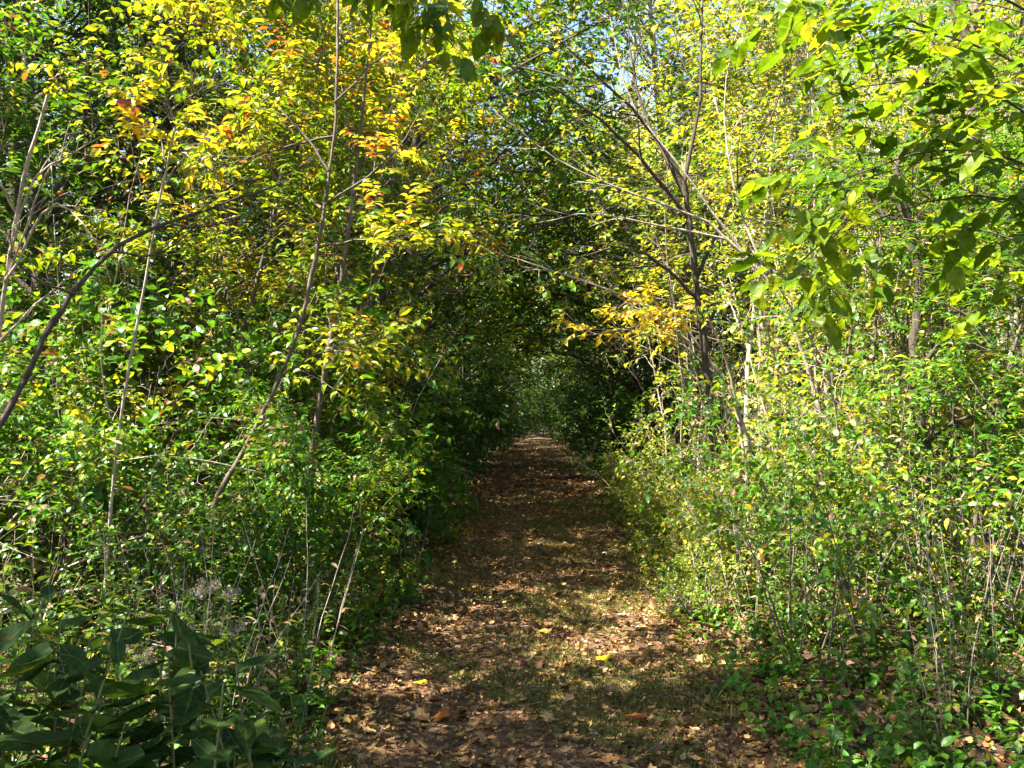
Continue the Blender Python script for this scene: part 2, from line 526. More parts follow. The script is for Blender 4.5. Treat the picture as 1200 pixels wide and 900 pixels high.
def shrub_kind(H, spread, nst, nt, ntw, nlf, leaf, tm=OV, lm='green', bm='stem', r0=0.012, t0=0.2, twl=0.28, droop=0.2, arch=-0.05, foliage='foliage', wood='woody_stem', jit=0.5, sublen=0.35, flat=0.55):
    b = np.zeros((nst, 3))
    an = R.uniform(0, 2 * math.pi, nst)
    b[:, 0], b[:, 1] = np.cos(an) * 0.08 * H, np.sin(an) * 0.08 * H
    b[:, 2] = -0.08
    tilt = R.uniform(0.15, 1.0, nst) * spread
    d = np.stack([np.cos(an) * tilt, np.sin(an) * tilt, np.ones(nst)], -1)
    L = H * R.uniform(0.65, 1.15, nst)
    st = walk(b, d, L, 9, 0.09, arch)
    rad = r0 * np.linspace(1, 0.25, 9)[None].repeat(nst, 0)
    l2, r2, _ = sprout(st, rad, nt, t0, 0.98, H * sublen, (35, 75), (0, 0, 0.15), 0.16, 5, 0.55, -0.03, 0.4, lambda t: 1.1 - 0.55 * t)
    l3, r3, _ = sprout(l2, r2, ntw, 0.15, 1.0, twl, (25, 70), (0, 0, 0.1), 0.18, 3, 0.6, -0.03, 0.4)
    wd = tubes_mesh('stems', [(st, rad, 5, 0), (l2, r2, 3, 0), (l3, r3, 3, 0)], [M[bm]])
    out = [(wood, wd)]
    if nlf:
        p, d, nr, s = leaves_on(l3, nlf, leaf, flat=flat, droop=droop, jit=jit, out=1.3 if flat > 0.9 else 0.9)
        ok = p[:, 2] > 0.04
        out.append((foliage, leaves_mesh('foliage', *(lambda q: (q[0], [M[lm]] + q[1]))(mixed(p[ok], d[ok], nr[ok], s[ok], tm, STRAY[lm])))))
    return out


def weed_kind(H, nst, nlf, leaf, tm=LAN, lm='weed', spread=0.25, flower=None, droop=0.25, r0=0.004, bm='stem', t0=0.12, out=1.0, topq=0.55):
    an = R.uniform(0, 2 * math.pi, nst)
    b = np.stack([np.cos(an) * 0.06, np.sin(an) * 0.06, np.full(nst, -0.05)], -1) * R.uniform(0.3, 1.6, (nst, 1))
    b[:, 2] = -0.05
    tilt = R.uniform(0.1, 1, nst) * spread
    d = np.stack([np.cos(an) * tilt, np.sin(an) * tilt, np.ones(nst)], -1)
    st = walk(b, d, H * R.uniform(0.6, 1.15, nst), 8, 0.06, -0.02)
    rad = r0 * np.linspace(1, 0.4, 8)[None].repeat(nst, 0)
    p, dd, nr, s = leaves_on(st, nlf, leaf, t0=t0, flat=0.15, droop=droop, jit=0.35, out=out)
    q = np.tile(np.linspace(1.15, topq, nlf), nst)
    parts = [('stalk', tubes_mesh('stalk', [(st, rad, 4, 0)], [M[bm]])), ('foliage', leaves_mesh('foliage', *(lambda z: (z[0], [M[lm]] + z[1]))(mixed(p, dd, nr, s * q, tm, STRAY[lm]))))]
    if flower:
        f, fr, _ = sprout(st[:3], rad[:3], 11, 0.90, 1.0, 0.09, (40, 80), (0, 0, 0.5), 0.12, 3, 0.6)
        fz, _, _ = sprout(f, fr, 14, 0.5, 1.0, 0.022, (20, 90), (0, 0, 0.2), 0.3, 3, 0.5)
        p2, d2, n2, s2 = leaves_on(fz, 4, 0.009, flat=0.0, droop=0.0, jit=1.0)
        parts.append(('flower_head', leaves_mesh('fluff', [(p2, d2, n2, s2, FAR, 0)], [M[flower]])))
    return parts


# ------------------------------------------------------------------ things
def thing(name, parts, loc, rot=0.0, sc=1.0, label='', cat='', group=None, tilt=(0, 0)):
    e = bpy.data.objects.new(name, None)
    e.empty_display_size = 0.2
    C.objects.link(e)
    e.location = [float(v) for v in loc]
    e.rotation_euler = (tilt[0], tilt[1], float(rot))
    e.scale = (float(sc),) * 3 if np.ndim(sc) == 0 else [float(v) for v in sc]
    e['label'] = label
    e['category'] = cat
    if group:
        e['group'] = group
    for nm, me in parts:
        o = bpy.data.objects.new(nm, me)
        C.objects.link(o)
        o.parent = e
    return e


def on_ground(x, y):
    return (x, y, float(ground_z(x, y)))


def flat_obj(name, me, kind=None, label=None, cat=None, group=None):
    o = bpy.data.objects.new(name, me)
    C.objects.link(o)
    for k, v in (('kind', kind), ('label', label), ('category', cat), ('group', group)):
        if v:
            o[k] = v
    return o


# ------------------------------------------------------------------ the setting
def axis(lo, hi, step, far):
    a = np.arange(lo, hi + 1e-6, step)
    g = np.geomspace(1, far, 12)
    return np.concatenate([lo - g[::-1], a, hi + g])


def sheet(name, xs, ys, mat, lift=0.0, edge=None):
    X, Y = np.meshgrid(xs, ys)
    if edge is not None:
        X = edge(X, Y)
    Z = ground_z(X, Y) + lift
    V = np.stack([X, Y, Z], -1).reshape(-1, 3)
    ny, nx = X.shape
    i = (np.arange(ny - 1) * nx)[:, None] + np.arange(nx - 1)[None]
    q = np.stack([i, i + 1, i + nx + 1, i + nx], -1).reshape(-1, 4)
    return flat_obj(name, mesh_raw(name, V, [(q, 0)], [mat], True), 'structure')


sheet('ground', axis(-14, 14, 0.16, 500), axis(-6, 48, 0.16, 500), M['ground'])
sheet('path', np.linspace(-1.08, 1.1, 28), np.arange(-8, 64, 0.16), M['path'], 0.006,
      lambda X, Y: X * (1 - 0.45 * np.clip((Y - 26) / 34, 0, 1)) * (1 + 0.07 * np.sin(Y * 1.9) + 0.05 * np.sin(Y * 4.7 + 1)))


def scatter(n, x0, x1, y0, y1, near=1.0):
    x = R.uniform(x0, x1, n)
    u = R.uniform(0, 1, n) ** near
    y = y0 + (y1 - y0) * u
    return x, y


# fallen twigs
def sticks(n):
    x, y = scatter(n, -1.7, 1.8, 2.6, 20, 1.3)
    an = R.uniform(0, 2 * math.pi, n)
    b = np.stack([x, y, ground_z(x, y) + 0.022], -1)
    L = R.uniform(0.05, 0.30, n)
    st = walk(b, np.stack([np.cos(an), np.sin(an), np.zeros(n)], -1), L, 5, 0.13)
    st[:, :, 2] = ground_z(st[:, :, 0], st[:, :, 1]) + 0.012 + 0.012 * R.uniform(size=(n, 5))
    return st, (R.uniform(0.0012, 0.0045, (n, 1)) * np.linspace(1, 0.5, 5)[None]), 4, 0


flat_obj('twig_litter', tubes_mesh('twig_litter', [sticks(420)], [M['twig']]), 'stuff', 'broken twigs lying among the fallen leaves on the trail', 'twigs')


# fallen leaves
def litter(n, x0, x1, y0, y1, near, size, lift=0.012, jit=0.6, tm=CURL):
    x, y = scatter(n, x0, x1, y0, y1, near)
    z = ground_z(x, y) + lift + R.uniform(0, 0.012, n)
    an = R.uniform(0, 2 * math.pi, n)
    d = np.stack([np.cos(an), np.sin(an), R.normal(0, 0.22, n)], -1)
    nr = UP + jit * R.normal(size=(n, 3))
    s = size * R.uniform(0.45, 1.3, n)
    return (np.stack([x, y, z], -1) - 0.5 * s[:, None] * unit(d) * [1, 1, 0], d, nr, s, tm, 0)


flat_obj('leaf_litter', leaves_mesh('leaf_litter', [
    litter(13000, -1.5, 1.6, 2.6, 24, 1.4, 0.046), litter(3500, -1.5, 1.6, 2.6, 24, 1.5, 0.075, tm=LOB), litter(5000, -1.5, 1.6, 18, 50, 1.2, 0.075),
    litter(30000, -1.4, 1.5, 2.6, 16, 1.6, 0.024), litter(9000, 0.9, 4.5, 3, 16, 1.3, 0.065), litter(7000, -4.5, -0.9, 3, 14, 1.3, 0.065),
    litter(5000, -9, 9, 8, 40, 1.0, 0.08)], [M['litter']]), 'stuff', 'brown and tan fallen leaves strewn over the trail and banks', 'leaf litter')


def blobs(x, y):
    return np.sin(x * 3.1 + 1.3 * np.sin(y * 1.1)) + np.sin(y * 2.3 + 1.7 * np.sin(x * 2.0 + 1)) + 0.7 * np.sin(x * 7 + y * 5)


def grass(n, x0, x1, y0, y1, near, h, thr):
    x, y = scatter(n, x0, x1, y0, y1, near)
    ok = blobs(x, y) + R.normal(0, 0.5, n) > thr
    x, y = x[ok], y[ok]
    k = len(x)
    d = np.stack([R.normal(0, 0.5, k), R.normal(0, 0.5, k), np.ones(k)], -1)
    nr = R.normal(size=(k, 3)) * [1, 1, 0.2]
    return (np.stack([x, y, ground_z(x, y)], -1), d, nr, h * R.uniform(0.5, 1.3, k), T_far(0.13, 0.02), 0)


flat_obj('short_grass', leaves_mesh('short_grass', [
    grass(150000, -1.3, 1.4, 2.6, 18, 1.9, 0.042, 0.2), grass(9000, 0.9, 3.2, 3, 18, 1.3, 0.10, 0.7), grass(9000, -3, -0.9, 3, 18, 1.3, 0.10, 0.7)],
    [M['grass']]), 'stuff', 'patchy short grass growing through the trail', 'grass')


def cover(n, x0, x1, y0, y1, near, h, leaf, tm=OV):
    x, y = scatter(n, x0, x1, y0, y1, near)
    b = np.stack([x, y, ground_z(x, y) - 0.02], -1)
    d = np.stack([R.normal(0, 0.45, n), R.normal(0, 0.45, n), np.ones(n)], -1)
    st = walk(b, d, h * R.uniform(0.3, 1.2, n), 4, 0.15)
    p, dd, nr, s = leaves_on(st, 7, leaf, t0=0.2, flat=0.2, droop=0.2)
    return (st, np.full((n, 4), 0.0016), 3, 1), (p, dd, nr, s, tm, 0)


cv = [cover(2600, -6, -1.05, 3, 16, 1.4, 0.38, 0.055), cover(3300, 1.05, 6, 3.2, 17, 1.4, 0.34, 0.06), cover(2500, -14, -1.2, 12, 45, 1.1, 0.6, 0.10, FAR), cover(2500, 1.3, 14, 12, 45, 1.1, 0.6, 0.10, FAR)]
# stalks and leaves of the ground cover, one mass
lv = leaves_mesh('ground_cover', [c[1] for c in cv], [M['green']])
flat_obj('ground_cover', lv, 'stuff', 'low green ground cover filling both banks under the shrubs', 'ground cover')

# ------------------------------------------------------------------ kinds
K = {}
CPD = dict(flat=0.97, jit=0.22, twl=0.34, droop=0.35)      # leaflets in two ranks along a leaf stalk
K['leafy'] = [shrub_kind(1.9, 0.5, 9, 8, 6, n, q, tm, 'green', 'stem', **kw) for n, q, tm, kw in ((6, 0.09, OV, {}), (11, 0.10, T_ovate(0.34, .06, .25), CPD), (6, 0.075, T_ovate(0.75, 0.14), {}), (5, 0.12, BLD, {}))]
K['lush'] = [shrub_kind(2.2, 0.55, 9, 8, 6, n, q, tm, 'green', 'bark', **kw) for n, q, tm, kw in ((7, 0.09, OV, {}), (11, 0.11, T_ovate(0.34, .06, .25), CPD), (8, 0.075, T_ovate(0.7, 0.14), {}))]
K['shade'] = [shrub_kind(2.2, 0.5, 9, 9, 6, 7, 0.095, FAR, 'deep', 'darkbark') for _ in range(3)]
K['lime'] = [shrub_kind(h, 0.7, ns, 8, 5, n, q, tm, 'lime', 'twig') for h, ns, n, q, tm in ((1.25, 9, 7, 0.065, OV), (1.5, 7, 6, 0.09, T_ovate(0.32, .08, .3)), (1.0, 10, 7, 0.06, T_ovate(0.7)), (1.7, 7, 5, 0.08, OV))]
K['thin'] = [shrub_kind(1.9, 0.42, 8, 7, 5, 5, 0.075, OV, 'green', 'bark', t0=0.25, r0=0.009) for _ in range(3)]
K['bare'] = [shrub_kind(2.6, 0.45, 6, 7, 5, 2, 0.06, OV, 'lime', 'twig', t0=0.25, r0=0.012, sublen=0.42) for _ in range(3)]
K['whip'] = [shrub_kind(4.2, 0.16, 4, 10, 4, n, 0.075, tm, lm, bm, t0=0.22, r0=0.016, sublen=0.14, arch=-0.01) for n, tm, lm, bm in ((6, OV, 'lime', 'twig'), (7, T_ovate(0.36), 'lime', 'bark'), (6, OV, 'green', 'bark'), (4, OV, 'lime', 'twig'))]
K['bramble'] = [shrub_kind(2.2, 1.1, 9, 5, 3, 1, 0.06, OV, 'dry', 'twig', t0=0.2, r0=0.010, arch=-0.22) for _ in range(3)]
K['weed'] = [weed_kind(0.75, 6, 16, 0.13, T_ovate(0.36)) for _ in range(3)] + [weed_kind(0.6, 8, 14, 0.11, T_ovate(0.46)) for _ in range(2)]
K['herb'] = [weed_kind(0.42, 9, 11, 0.10, OV, 'green', 0.5) for _ in range(3)]
K['aster'] = [weed_kind(1.0, 5, 20, 0.10, LAN, 'weed', 0.22, 'fluff') for _ in range(2)]
K['broad'] = [weed_kind(0.9, 6, 15, 0.165, BLW, 'blade', 0.32, None, 0.3, 0.006, t0=0.3, out=1.2, topq=0.85) for _ in range(3)]
K['dry'] = [weed_kind(0.95, 6, 7, 0.08, LAN, 'dry', 0.35, None, 0.4, 0.0035, 'twig') for _ in range(2)]
K['sap_y'] = [tree_kind(5.5, 0.032, (0.10, 0.0), 0.25, 18, 1.7, 6, 5, n, q, tm, 'autumn', 'bark', 0.35, twl=0.38, keep=0.72, flat=fl, jt=j, droop=0.35) for n, q, tm, fl, j in ((6, 0.10, OV, .7, .45), (11, 0.115, T_ovate(0.36), .97, .22), (9, 0.12, T_ovate(0.42), .97, .25))]
K['sap_g'] = [tree_kind(4.8, 0.028, (0.05, 0.03), 0.2, 18, 1.6, 6, 4, 11, 0.11, T_ovate(0.38), 'green', 'bark', 0.35, twl=0.38, flat=0.97, jt=0.22, droop=0.35) for _ in range(2)]
K['pole'] = [tree_kind(7.5, 0.04, (0.04, 0.0), 0.3, 18, 1.4, 6, 4, 7, 0.09, OV, 'lime', 'palebark', 0.5, twl=0.4) for _ in range(4)]
K['arch'] = [tree_kind(7.5, 0.09, (0.14, 0.0), 0.22, 20, 3.0, 7, 6, 7, 0.12, FAR, 'green', 'darkbark', 0.12, (0.75, 0)) for _ in range(3)]
K['over_l'] = [tree_kind(7.0, 0.055, (0.10, 0.0), 0.42, 20, 2.5, 7, 5, 6, 0.105, OV, 'lime', 'bark', 0.1, (0.8, 0), keep=0.75) for _ in range(3)]
K['over_y'] = [tree_kind(7.0, 0.055, (0.10, 0.0), 0.42, 20, 2.5, 7, 5, 7, 0.10, OV, 'autumn', 'bark', 0.1, (0.8, 0), keep=0.75) for _ in range(3)]
K['tall_g'] = [tree_kind(13, 0.16, (0.03, 0.0), 0.25, 24, 3.2, 8, 6, 7, 0.13, FAR, 'green', 'bark', 0.3) for _ in range(3)]
K['dark'] = [tree_kind(10, 0.12, (0.03, 0.0), 0.06, 26, 2.8, 8, 6, 7, 0.14, FAR, 'deep', 'darkbark', 0.2) for _ in range(2)]  # dark leaf colour stands in for shadow on these crowns
K['tall_y'] = [tree_kind(12, 0.14, (0.03, 0.0), 0.25, 22, 3.0, 8, 6, 6, 0.13, FAR, 'autumn', 'bark', 0.3) for _ in range(3)]
K['tall_l'] = [tree_kind(13, 0.13, (0.02, 0.0), 0.3, 24, 2.9, 7, 5, 6, 0.13, FAR, 'lime', 'palebark', 0.4) for _ in range(3)]
K['slim_l'] = [tree_kind(9, 0.07, (0.02, 0.0), 0.3, 18, 1.8, 6, 5, 5, 0.12, FAR, 'lime', 'palebark', 0.5) for _ in range(3)]

ORD = ['first', 'second', 'third', 'fourth', 'fifth', 'sixth', 'seventh', 'eighth', 'ninth', 'tenth', 'eleventh', 'twelfth', 'thirteenth', 'fourteenth',
       'fifteenth', 'sixteenth', 'seventeenth', 'eighteenth', 'nineteenth', 'twentieth', 'twenty first', 'twenty second', 'twenty third', 'twenty fourth', 'twenty fifth', 'twenty sixth', 'twenty seventh', 'twenty eighth', 'twenty ninth', 'thirtieth']


MARKS = [(150, 2.6, 'big leaved plants'), (70, 4.8, 'dark leaning bough'), (20, 6.3, 'dead bleached sapling'), (330, 6.7, 'curving yellow sapling'), (190, 6.2, 'orange leaved sapling'),
         (800, 10.4, 'golden sapling'), (838, 9.5, 'forked dark tree'), (1080, 8.0, 'crooked dark tree'), (890, 14.5, 'pale straight trunk'), (1140, 10.5, 'grey trunk')]


def whereabouts(x, y):
    """how the plant lies to the nearest plant one can point at"""
    px = 630 + F * x / max(y, 1.0)
    m = min(MARKS, key=lambda k: abs(k[0] - px) + 25 * abs(k[1] - y))
    if abs(m[0] - px) < 60:
        return ('in front of the ' if y < m[1] else 'behind the ') + m[2]
    return ('left of the ' if px < m[0] else 'right of the ') + m[2]


def place(kind, name, spots, label, cat, group, sc=(0.85, 1.2), face=None, looks=None):
    """a row's label holds {o}, its place in the row; other labels are completed with where the plant stands"""
    ks = K[kind]
    spots = sorted(spots, key=lambda s: s[0] ** 2 + s[1] ** 2)
    half = []
    for i, (x, y) in enumerate(spots):
        look = looks[i % len(ks)] + ' ' if looks else ''
        half.append(label.format(o=ORD[i]) if '{o}' in label else look + label + ' ' + whereabouts(x, y))
    for i, (x, y) in enumerate(spots):
        rot = R.uniform(0, 2 * math.pi) if face is None else face + R.normal(0, 0.35)
        lb = half[i]
        if half.count(lb) > 1:
            lb += ', ' + ('nearest one' if half[:i].count(lb) == 0 else ORD[half[:i].count(lb)] + ' one back')
        s = R.uniform(*sc)
        thing(name, ks[i % len(ks)], on_ground(x, y), rot, (s, s, s * R.uniform(0.9, 1.12)), lb, cat, group)


def jit(xs, ys, j=0.25):
    return [(x + R.uniform(-j, j), y + R.uniform(-j, j)) for x, y in zip(xs, ys)]


def poisson(n, x0, x1, y0, y1, dmin, wedge=None):
    out = []
    tries = 0
    while len(out) < n and tries < n * 200:
        tries += 1
        x, y = R.uniform(x0, x1), R.uniform(y0, y1)
        if wedge is not None and abs(x) > wedge * y + 1.0:
            continue
        if all((x - a) ** 2 + (y - b) ** 2 > dmin * dmin for a, b in out):
            out.append((x, y))
    return out


# ---- left bank
place('leafy', 'leafy_shrub', jit([-1.7, -1.8, -1.75, -1.65, -1.7, -1.65], [6.6, 7.9, 9.3, 10.8, 12.3, 13.9], 0.15),
      'bright green leafy shrub lining the left edge of the trail, {o} from the camera', 'shrub', 'leafy shrubs on the left trail edge', (0.62, 0.85))
place('lush', 'leafy_shrub', poisson(14, -6.5, -2.7, 6.6, 12.5, 1.05, 0.6), 'tall lush green shrub', 'shrub', 'lush shrubs massed on the left bank', (0.65, 1.4))
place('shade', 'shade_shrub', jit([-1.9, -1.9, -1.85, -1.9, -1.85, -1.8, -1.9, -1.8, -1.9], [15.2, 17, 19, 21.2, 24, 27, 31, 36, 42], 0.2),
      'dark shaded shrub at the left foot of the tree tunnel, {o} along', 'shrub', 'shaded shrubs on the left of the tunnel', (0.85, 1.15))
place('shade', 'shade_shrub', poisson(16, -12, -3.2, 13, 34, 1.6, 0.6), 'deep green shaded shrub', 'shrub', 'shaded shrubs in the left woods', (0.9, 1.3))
place('weed', 'tall_weed', poisson(60, -4.2, -1.1, 3.4, 7.6, 0.24, 0.56), 'green weed', 'weed', 'weeds on the near left bank', (0.7, 1.1), looks=['slender leaved', 'sharp leaved', 'narrow leaved', 'broader leaved', 'plump leaved'])
place('herb', 'low_herb', poisson(40, -3.5, -0.98, 3.3, 9, 0.22, 0.56), 'low green herb', 'herb', 'herbs by the left trail edge', (0.7, 1.15))
# ---- right bank
place('herb', 'low_herb', poisson(34, 1.15, 4.2, 3.9, 9.5, 0.27, 0.6), 'low green herb', 'herb', 'herbs by the right trail edge', (0.7, 1.15))
place('weed', 'tall_weed', poisson(34, 1.5, 4.4, 4.2, 9.0, 0.3, 0.6), 'green weed', 'weed', 'weeds on the near right bank', (0.6, 0.95), looks=['slender leaved', 'sharp leaved', 'narrow leaved', 'broader leaved', 'plump leaved'])
place('thin', 'thin_stemmed_shrub', jit([1.75, 2.3, 2.9, 1.9, 2.6, 3.4, 4.0, 3.5], [5.9, 6.5, 6.2, 7.6, 8.2, 7.4, 8.3, 9.4], 0.15),
      'thin stemmed sparse shrub on the right bank, {o} from the camera', 'shrub', 'thin stemmed shrubs on the right bank', (0.6, 0.95))
place('lime', 'pale_shrub', jit([1.65, 1.7, 1.6, 1.65, 1.7, 1.65, 1.6], [8.6, 9.9, 11.2, 12.6, 14.2, 16, 18.2], 0.25),
      'sunlit yellow green shrub lining the right edge of the trail, {o} from the camera', 'shrub', 'sunlit shrubs on the right trail edge', (0.55, 1.15))
place('lime', 'pale_shrub', poisson(16, 2.5, 9, 8.5, 18, 1.2, 0.6), 'sunny yellow green shrub', 'shrub', 'sunlit shrubs in the right woods', (0.7, 1.6))
place('bare', 'bare_shrub', poisson(8, 2.6, 8, 10.5, 19, 1.5, 0.6), 'nearly leafless pale twiggy shrub', 'shrub', 'leafless shrubs right of the trail', (0.85, 1.35))
place('shade', 'shade_shrub', jit([1.95, 1.9, 1.95, 1.9, 1.9, 1.8, 1.85, 1.8], [20, 22, 24.5, 27, 30, 34, 38.5, 44], 0.2),
      'dark shaded shrub at the right foot of the tree tunnel, {o} along', 'shrub', 'shaded shrubs on the right of the tunnel', (0.8, 1.1))
place('shade', 'shade_shrub', poisson(22, 2.7, 13, 16.5, 40, 1.4, 0.6), 'deep green shaded shrub', 'shrub', 'shaded shrubs in the right woods', (1.0, 1.5))
place('thin', 'thin_stemmed_shrub', poisson(5, -4.5, -1.9, 5.6, 8.0, 0.8, 0.56), 'sparse thin stemmed shrub', 'shrub', 'thin stemmed shrubs on the left bank', (0.6, 0.9))
place('dry', 'dry_weed', poisson(12, -4.0, -1.3, 3.8, 8.0, 0.4, 0.56), 'dry tan stalks', 'weed', 'dry weeds on the left bank', (0.7, 1.2))
place('dry', 'dry_weed', poisson(18, 1.5, 4.4, 4.6, 9.0, 0.35, 0.56), 'dry tan stalks', 'weed', 'dry weeds on the right bank', (0.7, 1.2))
# ---- trees of the woods
place('arch', 'arching_tree', jit([-2.9, -3.0, -2.9, -2.9, -2.9, -2.8, -2.9, -2.8, -2.9], [17, 19.5, 22, 25, 28.5, 33, 38, 44, 51], 0.2),
      'dense green tree arching over the trail from the left of the tunnel, {o} along', 'tree', 'arching trees left of the tunnel', (1.1, 1.45), 0.0)
place('arch', 'arching_tree', jit([3.1, 3.0, 3.0, 2.9, 3.0, 2.9, 2.9], [20.5, 24, 27.5, 32, 37, 44, 52], 0.2),
      'dense green tree arching over the trail from the right of the tunnel, {o} along', 'tree', 'arching trees right of the tunnel', (1.1, 1.4), math.pi)
place('over_l', 'overhanging_lime_tree', jit([3.3, 2.9, 3.4], [13.8, 16.0, 18.6], 0.15),
      'yellow green tree leaning over the trail from the right, {o} from the camera', 'tree', 'yellow green trees leaning from the right', (0.9, 1.2), math.pi)
place('over_y', 'overhanging_autumn_tree', jit([-2.9, -3.1, -2.9], [10.4, 13.4, 15.6], 0.15),
      'yellowing tree leaning over the trail from the left, {o} from the camera', 'tree', 'yellowing trees leaning from the left', (0.68, 0.85), 0.0)
place('sap_g', 'green_sapling', [q for q in poisson(14, 2.5, 6.0, 6.2, 10.5, 0.8, 0.56) if q[0] > 0.36 * q[1]][:6], 'slender green sapling', 'sapling', 'green saplings on the right bank', (0.65, 0.95))
place('dark', 'shade_tinted_tree', [(-5.6, 11.2), (-6.9, 12.8), (-8.6, 14.6), (-5.2, 14.4), (-7.4, 17.0), (-10.6, 18.0)], 'tree with shadow put into its dark green leaves', 'tree', 'dark trees at the far left', (0.8, 1.1))
place('dark', 'shade_tinted_tree', jit([-5.2, -5.0, -5.6, -5.0, -5.4, -5.2, -5.4], [24.5, 27.5, 32, 37, 43, 49, 56], 0.4), 'dark green tree behind the arching trees left of the tunnel, {o} along', 'tree', 'dark trees behind the left arch', (0.95, 1.25))
place('dark', 'shade_tinted_tree', [(-2.2, 62), (2.3, 60), (0.9, 69), (-1.6, 72), (2.6, 66.5)], 'dark tree closing the far end of the tunnel, {o} from the camera', 'tree', 'dark trees at the end of the tunnel', (0.8, 1.1))
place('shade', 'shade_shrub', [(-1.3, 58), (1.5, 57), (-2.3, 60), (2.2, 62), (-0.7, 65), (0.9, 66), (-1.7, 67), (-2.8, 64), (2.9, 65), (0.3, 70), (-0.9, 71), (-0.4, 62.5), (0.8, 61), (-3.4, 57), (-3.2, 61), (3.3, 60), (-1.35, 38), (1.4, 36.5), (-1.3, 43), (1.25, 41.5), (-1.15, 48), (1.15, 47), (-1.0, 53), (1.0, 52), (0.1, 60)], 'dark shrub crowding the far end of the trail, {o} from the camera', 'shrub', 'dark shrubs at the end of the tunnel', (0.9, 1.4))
place('whip', 'upright_sapling', [q for q in poisson(40, 1.9, 7.5, 8.2, 16, 0.7, 0.6) if q[1] > 11.2 or q[0] / q[1] > 0.235][:26], 'tall thin upright sapling clump', 'sapling', 'upright saplings in the right thicket', (0.75, 1.3))
place('whip', 'upright_sapling', poisson(14, -5.5, -1.9, 7.2, 13, 0.8, 0.54), 'thin upright sapling clump', 'sapling', 'upright saplings on the left bank', (0.55, 1.0))
place('lime', 'pale_shrub', jit([1.35, 1.4, 1.3, 1.35, 1.3], [7.4, 9.2, 10.9, 13.1, 15.6], 0.12), 'small pale shrub spilling onto the right edge of the trail, {o} from the camera', 'shrub', 'small shrubs spilling onto the trail', (0.35, 0.5))
place('arch', 'arching_tree', jit([-2.1, -2.2, -2.1, -2.2], [23.4, 30.5, 40, 48], 0.2), 'low green tree bending over the trail from the left of the tunnel, {o} along', 'tree', 'low trees left of the tunnel', (0.62, 0.8), 0.0)
place('arch', 'arching_tree', jit([2.2, 2.1, 2.2, 2.1], [22.0, 29.5, 35, 46], 0.2), 'low green tree bending over the trail from the right of the tunnel, {o} along', 'tree', 'low trees right of the tunnel', (0.62, 0.8), math.pi)
place('tall_l', 'pale_trunked_tree', [(3.4, 21.5), (2.9, 29), (-3.4, 26.5), (3.6, 38)], 'tall thin crowned tree rising above the tunnel, {o} from the camera', 'tree', 'tall trees rising above the tunnel', (0.95, 1.15))
place('dark', 'shade_tinted_tree', jit([4.2, 4.6, 4.4, 4.8, 4.4, 4.6], [19, 23, 27.5, 33, 40, 48], 0.4), 'dark green tree behind the arching trees right of the tunnel, {o} along', 'tree', 'dark trees behind the right arch', (0.8, 1.05))
place('bare', 'bare_shrub', poisson(4, -4.6, -2.6, 6.4, 9.0, 0.9, 0.54), 'nearly leafless twiggy shrub', 'shrub', 'leafless shrubs on the left bank', (0.6, 0.95))
place('tall_g', 'tall_tree', poisson(12, -22, -5, 17, 48, 3.2, 0.6), 'tall green tree', 'tree', 'tall green trees in the left woods', (0.85, 1.2))
place('over_y', 'added_shade_tree', [(-3.8, 2.1), (-4.3, 0.9), (-4.4, 3.4), (-3.5, 4.3), (-4.5, 5.3), (-5.9, 0.2), (-4.2, -1.4)], 'small yellowing tree added beside the camera for shade', 'tree', 'shade trees added beside the camera', (0.9, 1.05), 0.35)  # trees added beside the camera, mostly out of frame, to dapple the trail
place('tall_y', 'yellowing_tree', poisson(6, -9, -4.0, 15, 30, 2.6, 0.4), 'tall tree turning yellow', 'tree', 'yellowing trees in the left woods', (0.8, 1.1))
place('tall_l', 'pale_trunked_tree', poisson(15, 5, 22, 17, 48, 2.8, 0.6), 'tall pale tree with thin crown', 'tree', 'pale trunked trees in the right woods', (0.85, 1.2))
place('slim_l', 'slim_tree', poisson(16, 3.6, 13, 13, 30, 1.5, 0.6), 'slim pale sparse tree', 'tree', 'slim trees in the right woods', (0.8, 1.2))
place('pole', 'sapling', poisson(12, 2.3, 7.5, 10, 17, 1.0, 0.6), 'straight pale sapling', 'sapling', 'pale saplings in the right thicket', (0.7, 1.1))
place('sap_y', 'yellow_sapling', jit([-2.1, -3.2, -2.6, -3.9], [8.6, 9.6, 11.6, 13.2], 0.15),
      'slender sapling with yellow and orange leaves above the left bank, {o} from the camera', 'sapling', 'yellow leaved saplings on the left bank', (0.9, 1.15), 0.0)
place('sap_g', 'green_sapling', jit([-2.3, -3.4, -5.2], [13.4, 14.6, 9.4], 0.15),
      'slender green leaved sapling above the left bank, {o} from the camera', 'sapling', 'green saplings on the left bank', (0.95, 1.2), 0.0)

# ------------------------------------------------------------------ single plants one can point at
gz = lambda p: np.array([p[0], p[1], float(ground_z(p[0], p[1])) - 0.06])


def local(base, pts):
    return [np.array(p) - base for p in pts]


